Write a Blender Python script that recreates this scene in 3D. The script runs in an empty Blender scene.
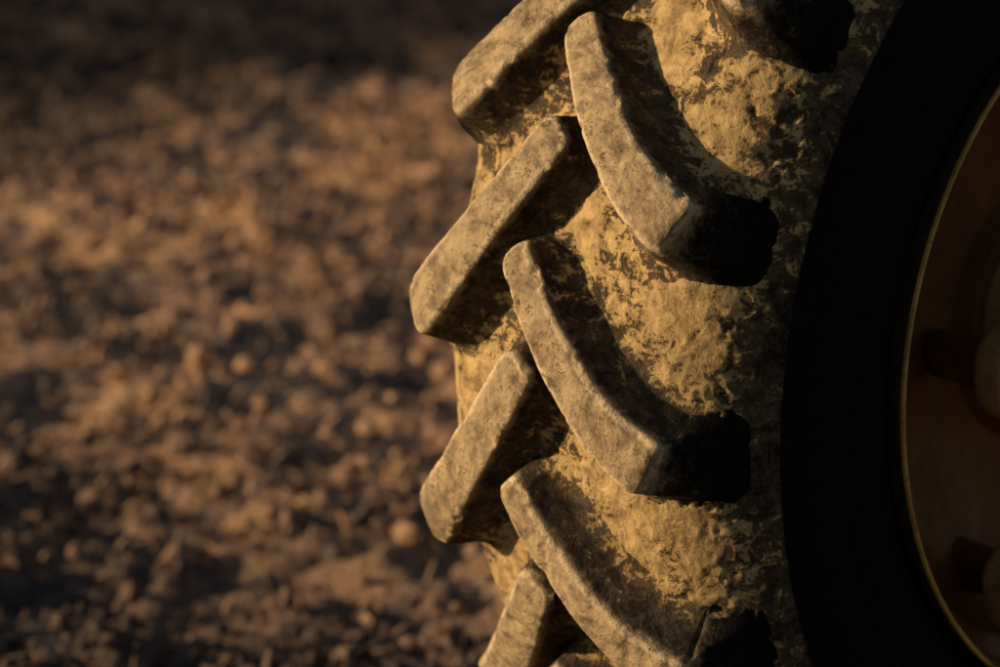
import bpy, math, random
import numpy as np
from mathutils import Vector, noise, Matrix

random.seed(4); rng=np.random.default_rng(4)
scene=bpy.context.scene
R2=math.radians

# ------------------------------------------------------------------ helpers
def mk_mesh(name, verts, faces, mat=None, smooth=True, parent=None, attrs=None):
    me=bpy.data.meshes.new(name)
    me.from_pydata([tuple(v) for v in verts],[],[tuple(f) for f in faces])
    if attrs:
        for k,a in attrs.items():
            at=me.attributes.new(k,'FLOAT','POINT'); at.data.foreach_set('value',np.asarray(a,dtype=np.float32))
    if smooth: me.polygons.foreach_set('use_smooth',[True]*len(me.polygons))
    me.update()
    ob=bpy.data.objects.new(name,me); scene.collection.objects.link(ob)
    if mat: me.materials.append(mat)
    if parent: ob.parent=parent
    return ob

class NT:
    def __init__(s,mat):
        mat.use_nodes=True; s.t=mat.node_tree; s.n=s.t.nodes; s.n.clear()
        s.out=s.n.new('ShaderNodeOutputMaterial'); s.b=s.n.new('ShaderNodeBsdfPrincipled')
        s.t.links.new(s.b.outputs[0],s.out.inputs[0])
        s.tc=s.n.new('ShaderNodeTexCoord').outputs['Object']
    def l(s,a,b): s.t.links.new(a,b)
    def _set(s,inp,v):
        if isinstance(v,bpy.types.NodeSocket): s.l(v,inp)
        else: inp.default_value=v
    def noise(s,scale,detail=4,rough=.55,vec=None,dist=0.0,out='Fac'):
        n=s.n.new('ShaderNodeTexNoise'); n.inputs['Scale'].default_value=scale; n.inputs['Detail'].default_value=detail
        n.inputs['Roughness'].default_value=rough; n.inputs['Distortion'].default_value=dist
        s.l(vec if vec else s.tc,n.inputs['Vector']); return n.outputs[out]
    def math(s,op,a,b=0.0,c=0.0):
        n=s.n.new('ShaderNodeMath'); n.operation=op
        s._set(n.inputs[0],a); s._set(n.inputs[1],b); s._set(n.inputs[2],c); return n.outputs[0]
    def mr(s,v,a,b,c=0.0,d=1.0,smooth=True):
        n=s.n.new('ShaderNodeMapRange'); n.interpolation_type='SMOOTHSTEP' if smooth else 'LINEAR'
        s._set(n.inputs[0],v); 
        for i,x in enumerate((a,b,c,d)): s._set(n.inputs[i+1],x)
        return n.outputs[0]
    def mix(s,f,a,b,mode='MIX'):
        n=s.n.new('ShaderNodeMix'); n.data_type='RGBA'; n.blend_type=mode
        s._set(n.inputs[0],f); s._set(n.inputs[6],a); s._set(n.inputs[7],b); return n.outputs[2]
    def attr(s,name):
        n=s.n.new('ShaderNodeAttribute'); n.attribute_name=name; return n.outputs['Fac']
    def bump(s,h,dist,strength=1.0,prev=None):
        n=s.n.new('ShaderNodeBump'); n.inputs['Distance'].default_value=dist; n.inputs['Strength'].default_value=strength
        s.l(h,n.inputs['Height'])
        if prev: s.l(prev,n.inputs['Normal'])
        return n.outputs[0]
    def mapping(s,scale,rot=(0,0,0)):
        n=s.n.new('ShaderNodeMapping'); n.inputs['Scale'].default_value=scale; n.inputs['Rotation'].default_value=rot
        s.l(s.tc,n.inputs[0]); return n.outputs[0]
C4=lambda r,g,b:(r,g,b,1.0)

# ------------------------------------------------------------------ materials
def mat_tire():
    m=bpy.data.materials.new('muddy_rubber'); t=NT(m)
    mud=t.attr('mud'); top=t.attr('top')
    n0=t.noise(12,3,.5); n1=t.noise(52,7,.68,dist=.6); n2=t.noise(220,4,.65)
    st=t.noise(40,5,.7,vec=t.mapping((.35,1.6,2.4),(.5,.1,.2)),dist=.5)   # dragged streaks in the mud
    sub=lambda n:t.math('SUBTRACT',n,.5)
    v=t.math('ADD',mud,t.math('MULTIPLY',sub(n1),1.5))
    v=t.math('ADD',v,t.math('MULTIPLY',sub(n2),.9))
    v=t.math('ADD',v,t.math('MULTIPLY',sub(n0),.7))
    v=t.math('ADD',v,t.math('MULTIPLY',sub(st),1.0))
    mask=t.mr(v,.28,.46)
    d=t.math('ADD',mud,t.math('MULTIPLY',sub(n2),.8))
    d=t.math('ADD',d,t.math('MULTIPLY',sub(n1),.8))
    dust=t.mr(d,-.24,.50)
    rub=t.mix(n1,C4(.004,.004,.004),C4(.014,.011,.008))
    dustc=t.mix(t.mr(n1,.35,.65),C4(.080,.052,.028),C4(.23,.155,.080))
    col=t.mix(t.math('MULTIPLY',dust,.85),rub,dustc)
    mudc=t.mix(t.mr(n1,.36,.68),C4(.28,.178,.075),C4(.60,.40,.168))
    mudc=t.mix(t.mr(n2,.56,.76,0,.7),mudc,C4(.20,.130,.06))
    col=t.mix(mask,col,mudc)
    # worn lug faces: long scuffs, stains, and pale dust
    sc=t.noise(30,6,.74,vec=t.mapping((1.0,5.0,.8),(0.5,0.25,0.1)),dist=.3)
    topc=t.mix(t.mr(sc,.32,.64),C4(.15,.10,.056),C4(.44,.31,.165))
    topc=t.mix(t.mr(n1,.48,.70,0,.65),topc,C4(.57,.415,.225))
    topc=t.mix(t.mr(n0,.50,.68,0,.5),topc,C4(.15,.098,.055))
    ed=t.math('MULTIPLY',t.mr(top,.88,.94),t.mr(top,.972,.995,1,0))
    topc=t.mix(t.math('MULTIPLY',ed,t.mr(n1,.38,.55,0,.85)),topc,C4(.68,.50,.29))  # pale edge band: worn dust plus a painted sun highlight
    topc=t.mix(t.mr(n2,.60,.70,0,.6),topc,C4(.06,.040,.025))
    tf=t.mr(t.math('ADD',top,t.math('MULTIPLY',sub(n1),.35)),.74,.93)
    col=t.mix(tf,col,topc)
    t.l(col,t.b.inputs['Base Color'])
    t.l(t.mr(mask,0,1,.65,.95),t.b.inputs['Roughness'])
    t.l(t.mr(mud,-.2,.2,.04,.15),t.b.inputs['Specular IOR Level'])
    b=t.bump(t.math('ADD',t.math('MULTIPLY',mask,.6),t.math('ADD',n1,t.math('MULTIPLY',st,.5))),.005,.75)
    b=t.bump(n2,.002,.6,b)
    b=t.bump(sc,.003,.5,b)
    t.l(b,t.b.inputs['Normal']); return m

def mat_paint(name,base,dirt,scale=8):
    m=bpy.data.materials.new(name); t=NT(m)
    n=t.noise(scale,6,.65); n2=t.noise(scale*9,4,.6)
    c=t.mix(t.mr(n,.35,.7),base,dirt); c=t.mix(t.mr(n2,.5,.75,0,.6),c,C4(.04,.022,.010))
    t.l(c,t.b.inputs['Base Color']); t.l(t.mr(n,.3,.7,.4,.8),t.b.inputs['Roughness'])
    t.b.inputs['Specular IOR Level'].default_value=.3
    t.l(t.bump(n2,.001,.5),t.b.inputs['Normal']); return m

def mat_ground(name,clod=False):
    m=bpy.data.materials.new(name); t=NT(m)
    n0=t.noise(.6,3,.5); n1=t.noise(3.2,5,.6); n2=t.noise(22,5,.65); n3=t.noise(90,3,.6)
    soil=t.mix(n2,C4(.08,.057,.053),C4(.25,.170,.130))
    straw=t.mix(n3,C4(.43,.23,.115),C4(.82,.49,.26))
    v=t.math('ADD',t.math('MULTIPLY',n1,.7),t.math('MULTIPLY',n2,.6))
    if clod:
        tn=t.attr('tint'); col=t.mix(t.mr(t.math('ADD',tn,t.math('MULTIPLY',n2,.3)),.2,.9),soil,straw)
    else:
        col=t.mix(t.mr(v,.55,.70),soil,straw)
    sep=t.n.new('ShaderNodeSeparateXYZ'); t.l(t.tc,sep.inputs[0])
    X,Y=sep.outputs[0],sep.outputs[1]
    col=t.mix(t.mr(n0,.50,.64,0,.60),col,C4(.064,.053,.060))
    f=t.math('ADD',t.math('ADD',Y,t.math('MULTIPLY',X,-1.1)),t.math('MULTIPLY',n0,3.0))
    col=t.mix(t.mr(f,10.3,15.0,0,.96),col,C4(.018,.012,.012))  # distant, upper-left ground painted darker to stand in for vignette and shade
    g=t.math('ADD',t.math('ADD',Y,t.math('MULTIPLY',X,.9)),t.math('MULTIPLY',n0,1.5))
    col=t.mix(t.mr(g,3.8,5.6,.78,0),col,C4(.030,.023,.024))  # vignette shade painted into the soil colour at lower left
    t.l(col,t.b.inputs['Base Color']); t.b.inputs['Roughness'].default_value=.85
    t.b.inputs['Specular IOR Level'].default_value=.3
    b=t.bump(n2,.03,.8); b=t.bump(n3,.01,.6,b); t.l(b,t.b.inputs['Normal']); return m

M_tire=mat_tire()
M_rim=mat_paint('weathered_brown_paint',C4(.18,.060,.008),C4(.08,.028,.006),5)
M_lip=mat_paint('highlit_rim_lip',C4(.88,.48,.11),C4(.50,.25,.06),20)  # bright gold base paints a highlight along the unlit lip
M_clamp=mat_paint('lightened_cast_iron',C4(.50,.27,.10),C4(.32,.17,.06),25)  # tan base lightened in place of sunlight that misses the clamps
M_steel=mat_paint('bolt_steel',C4(.12,.09,.06),C4(.08,.05,.03),30)
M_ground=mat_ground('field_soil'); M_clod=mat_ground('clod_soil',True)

# ------------------------------------------------------------------ tire frame
ANG=R2(38)
A=Vector((math.sin(ANG),-math.cos(ANG),0)); N=Vector((-math.cos(ANG),-math.sin(ANG),0))
AX_Z=.79
P0=Vector((.006,2.38,AX_Z)); Cw=P0-N*.80
wheel=bpy.data.objects.new('tractor_wheel',None); scene.collection.objects.link(wheel)
wheel.location=Cw; wheel.rotation_euler=(0,0,math.atan2(A.y,A.x))
bpy.context.view_layer.update()

prof=np.array([(0,.746),(.08,.744),(.15,.735),(.197,.714),(.234,.675),(.255,.63),(.260,.58),(.250,.525),(.230,.487),(.220,.462),(.20,.442)])
full=np.vstack([prof[::-1]*[-1,1],prof[1:]])
def catmull(P,n=24):
    out=[]
    Q=np.vstack([2*P[0]-P[1],P,2*P[-1]-P[-2]])
    for i in range(1,len(Q)-2):
        for k in range(n):
            t=k/n; p0,p1,p2,p3=Q[i-1:i+3]
            out.append(.5*((2*p1)+(-p0+p2)*t+(2*p0-5*p1+4*p2-p3)*t*t+(-p0+3*p1-3*p2+p3)*t**3))
    out.append(P[-1]); return np.array(out)
PC=catmull(full)
seg=np.r_[0,np.cumsum(np.linalg.norm(np.diff(PC,axis=0),axis=1))]
U=seg-seg[len(seg)//2]; Umax=U[-1]
tan=np.gradient(PC,U,axis=0); nor=np.stack([-tan[:,1],tan[:,0]],1); nor/=np.linalg.norm(nor,axis=1)[:,None]
def surf(u,th,h):
    u=np.asarray(u); 
    w=np.interp(u,U,PC[:,0]); r=np.interp(u,U,PC[:,1]); nw=np.interp(u,U,nor[:,0]); nr=np.interp(u,U,nor[:,1])
    w=w+nw*h; r=r+nr*h
    return np.stack([w,-r*np.cos(th),r*np.sin(th)],-1)
def fb(p,o=4): return noise.fractal(p,1.0,2.0,o,noise_basis='PERLIN_ORIGINAL')

NL=20; PITCH=2*math.pi/NL
TH={1:R2(10.4),-1:R2(2.0)}
DT={1:R2(-12.3),-1:R2(-15.4)}
UE={1:.178,-1:.166}
CV={1:1.30,-1:1.12}
def lug_path(u,side):
    k=np.clip(u/UE[side],-.15,1.0)
    return TH[side]+DT[side]*(k*CV[side]-(CV[side]-1)*k*k)

ths=[]; th=-math.pi
while th<math.pi-1e-4:
    ths.append(th); th+= .0030 if -.62<th<.62 else .012
ths=np.array(ths); us=np.concatenate([np.linspace(-Umax,-.30,40,endpoint=False),np.linspace(-.30,-.05,90,endpoint=False),np.linspace(-.05,.33,180),np.linspace(.33,Umax,45)[1:]])
TT,UU=np.meshgrid(ths,us,indexing='ij')
base=surf(UU.ravel(),TT.ravel(),0.0)
uu=UU.ravel(); tt=TT.ravel()
mud=np.zeros(len(uu)); disp=np.zeros(len(uu))
for i in range(len(uu)):
    u=uu[i]; side=1 if u>=0 else -1
    p=Vector(base[i])
    if abs(u)<.36:
        thl=lug_path(abs(u),side)
        q=((tt[i]-thl)/PITCH)%1.0
        a=1.0 if abs(u)<.215 else max(-.3,1-(abs(u)-.215)/.085)
        a*=.34+.26*math.sin(math.pi*q)
        if abs(u)<.05: a*=.6+.4*abs(u)/.05
        n=fb(p*9,5); n2=fb(p*60+Vector((3,1,7)),4); n3=fb(p*120+Vector((1,5,2)),2)
        a2=a+.28*n
        mud[i]=a2
        s=a2+.32*n2
        s=min(1,max(0,(s-.30)/.10)); s=s*s*(3-2*s)
        # soft swelling of rubber and packed dirt toward each bar's foot
        q2=min(q,1-q); foot=.007*math.exp(-((q2-.16)/.07)**2)*max(0,min(1,(.24-abs(u))/.05))
        disp[i]=s*(.0028+.0008*n3)+(.0009*n2+.0010*n)*(1 if abs(u)<.25 else .3)+foot
    else:
        mud[i]=-.5; disp[i]=.0008*noise.noise(p*20)
    if abs(u)>.36:
        for c in (.385,.40,.475):
            disp[i]+=.003*math.exp(-((abs(u)-c)/.003)**2)
    if abs(u)>.29: mud[i]=min(mud[i],-.3-.2*min(1,(abs(u)-.29)/.04))
vb=surf(uu,tt,disp)
nt,nu=len(ths),len(us)
ii=np.arange(nt)[:,None]; jj=np.arange(nu-1)[None,:]; i2=(ii+1)%nt
fa=np.stack([ii*nu+jj,ii*nu+jj+1,i2*nu+jj+1,i2*nu+jj],-1).reshape(-1,4)
mk_mesh('tire_carcass',vb,fa,M_tire,True,wheel,{'mud':mud,'top':np.zeros(len(mud))})

def build_lugs():
    V=[];F=[];TOP=[];MUD=[]
    NS=62
    for side in (1,-1):
        UEND=UE[side]
        for k in range(NL):
            th_off=k*PITCH+R2(random.uniform(-.3,.3))
            seed=Vector((k*3.1,side*7.7,1.3))
            near=abs(((th_off+R2(8)+math.pi)%(2*math.pi))-math.pi)<R2(60)
            ns=120 if near else 40
            secs=[]
            ust=-.014+random.uniform(-.002,.003)
            jl=.003*random.uniform(-1,1)
            for d in (0,.15,.4,.7,.92):
                secs.append((ust-.010*(1-d),.70+.04*d,d))
            RN=.032 if side>0 else .020
            for s in np.linspace(0,1,ns):
                s=s**1.25
                u=ust+(UEND-ust)*s
                dd=s*(UEND-ust)*1.4
                kk=1.0 if dd>RN else math.sqrt(max(0,1-(1-dd/RN)**2))
                hh=.93+.07*(1.0 if dd>.013 else math.sin(dd/.013*math.pi/2))
                ek=1.0
                de=(UEND-u)*1.4; RE=.022 if side<0 else .010
                if de<RE:
                    q_=math.sqrt(max(0,1-(1-de/RE)**2)); ek=(.72 if side<0 else .93)+(.28 if side<0 else .07)*q_
                    hh=hh-(.05 if side<0 else .03)*(1-q_)
                secs.append((u,(.74+.26*kk)*ek,hh))
            for s in np.linspace(0,1,26)[1:]:
                secs.append((UEND+.010*s+.080*s*s,(.72 if side<0 else .93)+.32*s,(.95 if side<0 else .97)-(s**1.4)*.985))
            b0=len(V)
            for (u,ws,hs) in secs:
                thc=float(lug_path(np.array(u),side))+th_off
                uc=min(u,UEND)
                fr=max(0,min(1,uc/UEND))
                h=(.054+.011*fr**1.5)
                wt=((.0220 if side>0 else .0245)+.0060*fr)*ws+jl*.3
                wb=wt+.013+.004*fr
                T=np.array([-(wb+.030),-(wb+.016),-(wb+.005),-(wb-.001),-(wt+.0022),-(wt+.0002),-(wt-.0030),-(wt-.0065),-(wt-.012),0,(wt-.012),(wt-.0065),(wt-.0030),(wt+.0002),(wt+.0022),(wb-.001),(wb+.005),(wb+.016),(wb+.030)])
                H=np.array([-.004,.003,.009,.017,h-.0072,h-.0034,h-.0014,h-.0004,h,h+.0008,h,h-.0004,h-.0014,h-.0034,h-.0072,.017,.009,.003,-.004])
                L=np.r_[0,np.cumsum(np.hypot(np.diff(T),np.diff(H)))]
                l=np.linspace(0,L[-1],NS)
                T2=np.interp(l,L,T); H2=np.interp(l,L,H)
                top=np.clip((H2/h),0,1)
                Hs=np.where(H2>0,H2*max(hs,0)-(1-max(0,min(1,hs)))*.004,H2)
                k_=max(-.1,min(1,u/UEND))
                du=1.0; da=.76*float(DT[side])/UEND*(CV[side]-2*(CV[side]-1)*k_)
                n=math.hypot(du,da); pu,pa=-da/n,du/n
                if u>UEND*.9:
                    m=min(1,(u-UEND*.9)/(UEND*.25)); pu*=1-m; nn=math.hypot(pu,pa); pu/=nn; pa/=nn
                uu_=u+T2*pu; aa=thc+T2*pa/.765
                pts=surf(uu_,aa,Hs)
                if side<0: pts[:,0]*=-1
                for j,pp in enumerate(pts):
                    P=Vector(pp)
                    e=0
                    if near:
                        e=.0016*fb(P*22+seed,3)+.0005*noise.noise(P*120)
                        ed=math.exp(-((top[j]-.95)/.06)**2)
                        e-=ed*max(0,fb(P*42+seed*2,3)-.12)*.010
                    rr=math.hypot(P.y,P.z); P.y*=(rr+e)/rr; P.z*=(rr+e)/rr
                    V.append(P)
                    tv=top[j]
                    TOP.append(tv*(max(0,min(1,hs+.04)) if u<=UEND else max(0,min(1,hs*1.05)))); 
                    MUD.append(.06+.38*(1-tv)**2*max(0,1-max(0,u-UEND)/.03)-.45*max(0,(u-UEND)/.06))
            n=len(secs)
            for a in range(n-1):
                for j in range(NS-1):
                    q=(b0+a*NS+j,b0+(a+1)*NS+j,b0+(a+1)*NS+j+1,b0+a*NS+j+1)
                    F.append(q if side<0 else q[::-1])
    mk_mesh('tire_lugs',V,F,M_tire,True,wheel,{'mud':MUD,'top':TOP})
build_lugs()

# ------------------------------------------------------------------ rim, disc, hub (lathed)
def lathe(name,prof,mat,n=160,parent=wheel,smooth=True):
    V=[];F=[]
    for i in range(n):
        a=2*math.pi*i/n
        for (w,r) in prof: V.append((w,-r*math.cos(a),r*math.sin(a)))
    m=len(prof)
    for i in range(n):
        k=(i+1)%n
        for j in range(m-1): F.append((i*m+j,i*m+j+1,k*m+j+1,k*m+j))
    ob=mk_mesh(name,V,F,mat,smooth,parent)
    b=ob.modifiers.new('e','EDGE_SPLIT'); b.split_angle=R2(40)
    return ob
RO=.446
lathe('rim_flange',[(.205,RO-.004),(.226,RO+.001),(.2310,RO+.0025)],M_steel,220)
lathe('rim_lip',[(.2310,RO+.0025),(.2345,RO+.002),(.2360,RO),(.2345,RO-.002),(.232,RO-.0025)],M_lip,220)
lathe('rim_barrel',[(.232,RO-.0025),(.222,RO-.009),(.200,RO-.014),(.16,RO-.022),(.15,RO-.045),(.05,RO-.05),(-.05,RO-.05),(-.15,RO-.045),(-.16,RO-.022),(-.20,RO-.018),(-.24,RO)],M_rim)
lathe('wheel_disc',[(.10,RO-.046),(.115,RO-.075),(.115,RO-.095),(.085,RO-.14),(.06,.22),(.055,.17),(.075,.155),(.075,.001)],M_rim)
lathe('hub',[(.07,.135),(.135,.128),(.145,.118),(.145,.075),(.19,.07),(.2,.06),(.2,.0005)],M_clamp,64)
lathe('axle_stub',[(.05,.15),(-.12,.14),(-.14,.085),(-.55,.085),(-.55,.001)],M_steel,48)

def superbox(name,c,ax,ay,az,sx,sy,sz,mat,p=3.2,n=18,taper=0.0):
    V=[];F=[]
    for i in range(n+1):
        ph=-math.pi/2+math.pi*i/n
        for j in range(2*n):
            t=math.pi*j/n
            f=lambda x:math.copysign(abs(x)**(2/p),x)
            x=f(math.cos(ph))*f(math.cos(t)); y=f(math.cos(ph))*f(math.sin(t)); z=f(math.sin(ph))
            k=1+taper*z
            P=c+ax*x*sx+ay*y*sy*k+az*z*sz
            P+=ax*.0015*noise.noise(P*60)+az*.002*noise.noise(P*40)
            V.append(P)
    for i in range(n):
        for j in range(2*n):
            k=(j+1)%(2*n); F.append((i*2*n+j,i*2*n+k,(i+1)*2*n+k,(i+1)*2*n+j))
    return mk_mesh(name,V,F,mat,True,wheel)
X=Vector((1,0,0))
for k in range(6):
    base_a=(k//2)*R2(120)
    a2=R2(-6)+base_a
    if k%2==0: a=a2; r=.224
    else: a=R2(-57)+base_a; r=.348
    rad=Vector((0,-math.cos(a),math.sin(a)))
    r2=Vector((0,-math.cos(a2),math.sin(a2))); t2=Vector((0,math.sin(a2),math.cos(a2)))
    superbox('rim_clamp_%d'%k,X*.182+rad*r,X,t2,r2,.026,.056,.032,M_clamp,3.6,18,-.35)
    superbox('clamp_arm_%d'%k,X*.110+rad*(r-.012),X,t2,r2,.055,.028,.020,M_rim,4)
for k in range(8):
    a=k*2*math.pi/8
    rad=Vector((0,-math.cos(a),math.sin(a))); tg=Vector((0,math.sin(a),math.cos(a)))
    superbox('hub_bolt_%d'%k,X*.15+rad*.098,X,tg,rad,.018,.014,.014,M_steel,2.6,8)

# ------------------------------------------------------------------ field
def gh(x,y):
    p=Vector((x,y,0))
    d=math.hypot(x-Cw.x,y-Cw.y)
    k=min(1,max(.15,(d-.4)/1.0))
    far=max(0,1-max(0,math.hypot(x,y-8)-30)/80)
    h=.050*noise.noise(p*1.1)+.045*fb(p*3.4,3)+.040*fb(p*12,3)
    h+=.022*math.sin((x*.80+y*.60)*2*math.pi/1.1+2*noise.noise(p*.6))
    return h*k*far-.02
def axis(lo,hi,step,far):
    a=list(np.arange(lo,hi,step)); s=step; x=a[-1]
    while x<far: s*=1.35; x+=s; a.append(x)
    s=step; x=a[0]; pre=[]
    while x>-far: s*=1.35; x-=s; pre.append(x)
    return pre[::-1]+a
xs=axis(-6,2.6,.035,900); ys=axis(1.2,17,.035,900)
V=[(x,y,gh(x,y)) for x in xs for y in ys]; ny=len(ys)
F=[(i*ny+j,(i+1)*ny+j,(i+1)*ny+j+1,i*ny+j+1) for i in range(len(xs)-1) for j in range(ny-1)]
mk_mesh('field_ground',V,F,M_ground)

ico=[];t_=(1+5**.5)/2
for v in [(-1,t_,0),(1,t_,0),(-1,-t_,0),(1,-t_,0),(0,-1,t_),(0,1,t_),(0,-1,-t_),(0,1,-t_),(t_,0,-1),(t_,0,1),(-t_,0,-1),(-t_,0,1)]:
    ico.append(np.array(v)/math.hypot(1,t_))
ico=np.array(ico)
icf=np.array([(0,11,5),(0,5,1),(0,1,7),(0,7,10),(0,10,11),(1,5,9),(5,11,4),(11,10,2),(10,7,6),(7,1,8),(3,9,4),(3,4,2),(3,2,6),(3,6,8),(3,8,9),(4,9,5),(2,4,11),(6,2,10),(8,6,7),(9,8,1)])
V=[];F=[];TI=[];c=0
for i in range(60000):
    y=2.0+18*random.random()**.85; x=random.uniform(-1,.55)*(1.2+y*.33)
    if math.hypot(x-Cw.x,y-Cw.y)<.75: continue
    dens=noise.noise(Vector((x*1.6,y*1.6,5)))
    if random.random()>.6+1.0*dens: continue
    s=.006+.016*random.random()**2.0
    if random.random()<.005: s*=1.3
    z=gh(x,y)+s*.5
    pts=ico*(1+.4*rng.uniform(-1,1,(12,1)))*s*np.array([random.uniform(.8,1.6),random.uniform(.7,1.3),random.uniform(.7,1.4)])
    a=random.uniform(0,6.28); ca,sa=math.cos(a),math.sin(a)
    pts=pts@np.array([[ca,sa,0],[-sa,ca,0],[0,0,1]])+np.array([x,y,z])
    V.append(pts);F.append(icf+c);c+=12; TI+= [random.random()]*12
mk_mesh('soil_clods',np.vstack(V),np.vstack(F),M_clod,False,None,{'tint':TI})
V=[];F=[];TI=[];c=0
for i in range(60000):
    y=2.0+15*random.random()**.8; x=random.uniform(-1,.55)*(1.2+y*.33)
    if math.hypot(x-Cw.x,y-Cw.y)<.8: continue
    if random.random()>.55+1.2*noise.noise(Vector((x*1.6,y*1.6,5))): continue
    L=random.uniform(.015,.050); a=random.uniform(0,6.28); e=random.uniform(-.1,1.2); w=random.uniform(.002,.007)
    d=np.array([math.cos(a)*math.cos(e),math.sin(a)*math.cos(e),math.sin(e)])*L; q=np.array([-math.sin(a),math.cos(a),.2])*w
    o=np.array([x,y,gh(x,y)+.012])
    V.append(np.array([o-q,o+q,o+d+q*.6,o+d-q*.6])); F.append((c,c+1,c+2,c+3)); c+=4; TI+=[.75+.25*random.random()]*4
mk_mesh('straw_litter',np.vstack(V),F,M_clod,False,None,{'tint':TI})

# ------------------------------------------------------------------ light
PSI=R2(38); EL=R2(13)
S=(N*math.cos(PSI)-A*math.sin(PSI)).normalized()
Sd=Vector((S.x*math.cos(EL),S.y*math.cos(EL),math.sin(EL)))
sun=bpy.data.objects.new('sun',bpy.data.lights.new('sun','SUN')); scene.collection.objects.link(sun)
sun.data.energy=5.0; sun.data.angle=R2(.5); sun.data.color=(1,.775,.49)
sun.rotation_euler=Sd.to_track_quat('Z','Y').to_euler(); sun.location=Sd*20
w=bpy.data.worlds.new('World'); scene.world=w; w.use_nodes=True
nt_=w.node_tree; bg=nt_.nodes['Background']; sky=nt_.nodes.new('ShaderNodeTexSky'); sky.sky_type='NISHITA'
sky.sun_disc=False; sky.sun_elevation=EL; sky.sun_rotation=math.atan2(S.x,S.y)
nt_.links.new(sky.outputs[0],bg.inputs[0]); bg.inputs[1].default_value=.06

# ------------------------------------------------------------------ camera
cam=bpy.data.objects.new('camera',bpy.data.cameras.new('camera')); scene.collection.objects.link(cam)
cam.location=(0,0,AX_Z+.67); cam.rotation_euler=(R2(90-14),0,0)
cam.data.lens=85; cam.data.sensor_width=36; cam.data.clip_end=3000; cam.data.clip_start=.05
cam.data.dof.use_dof=True; cam.data.dof.focus_distance=2.38; cam.data.dof.aperture_fstop=3.2
scene.camera=cam
scene.view_settings.view_transform='Standard'; scene.view_settings.look='None'; scene.view_settings.exposure=0
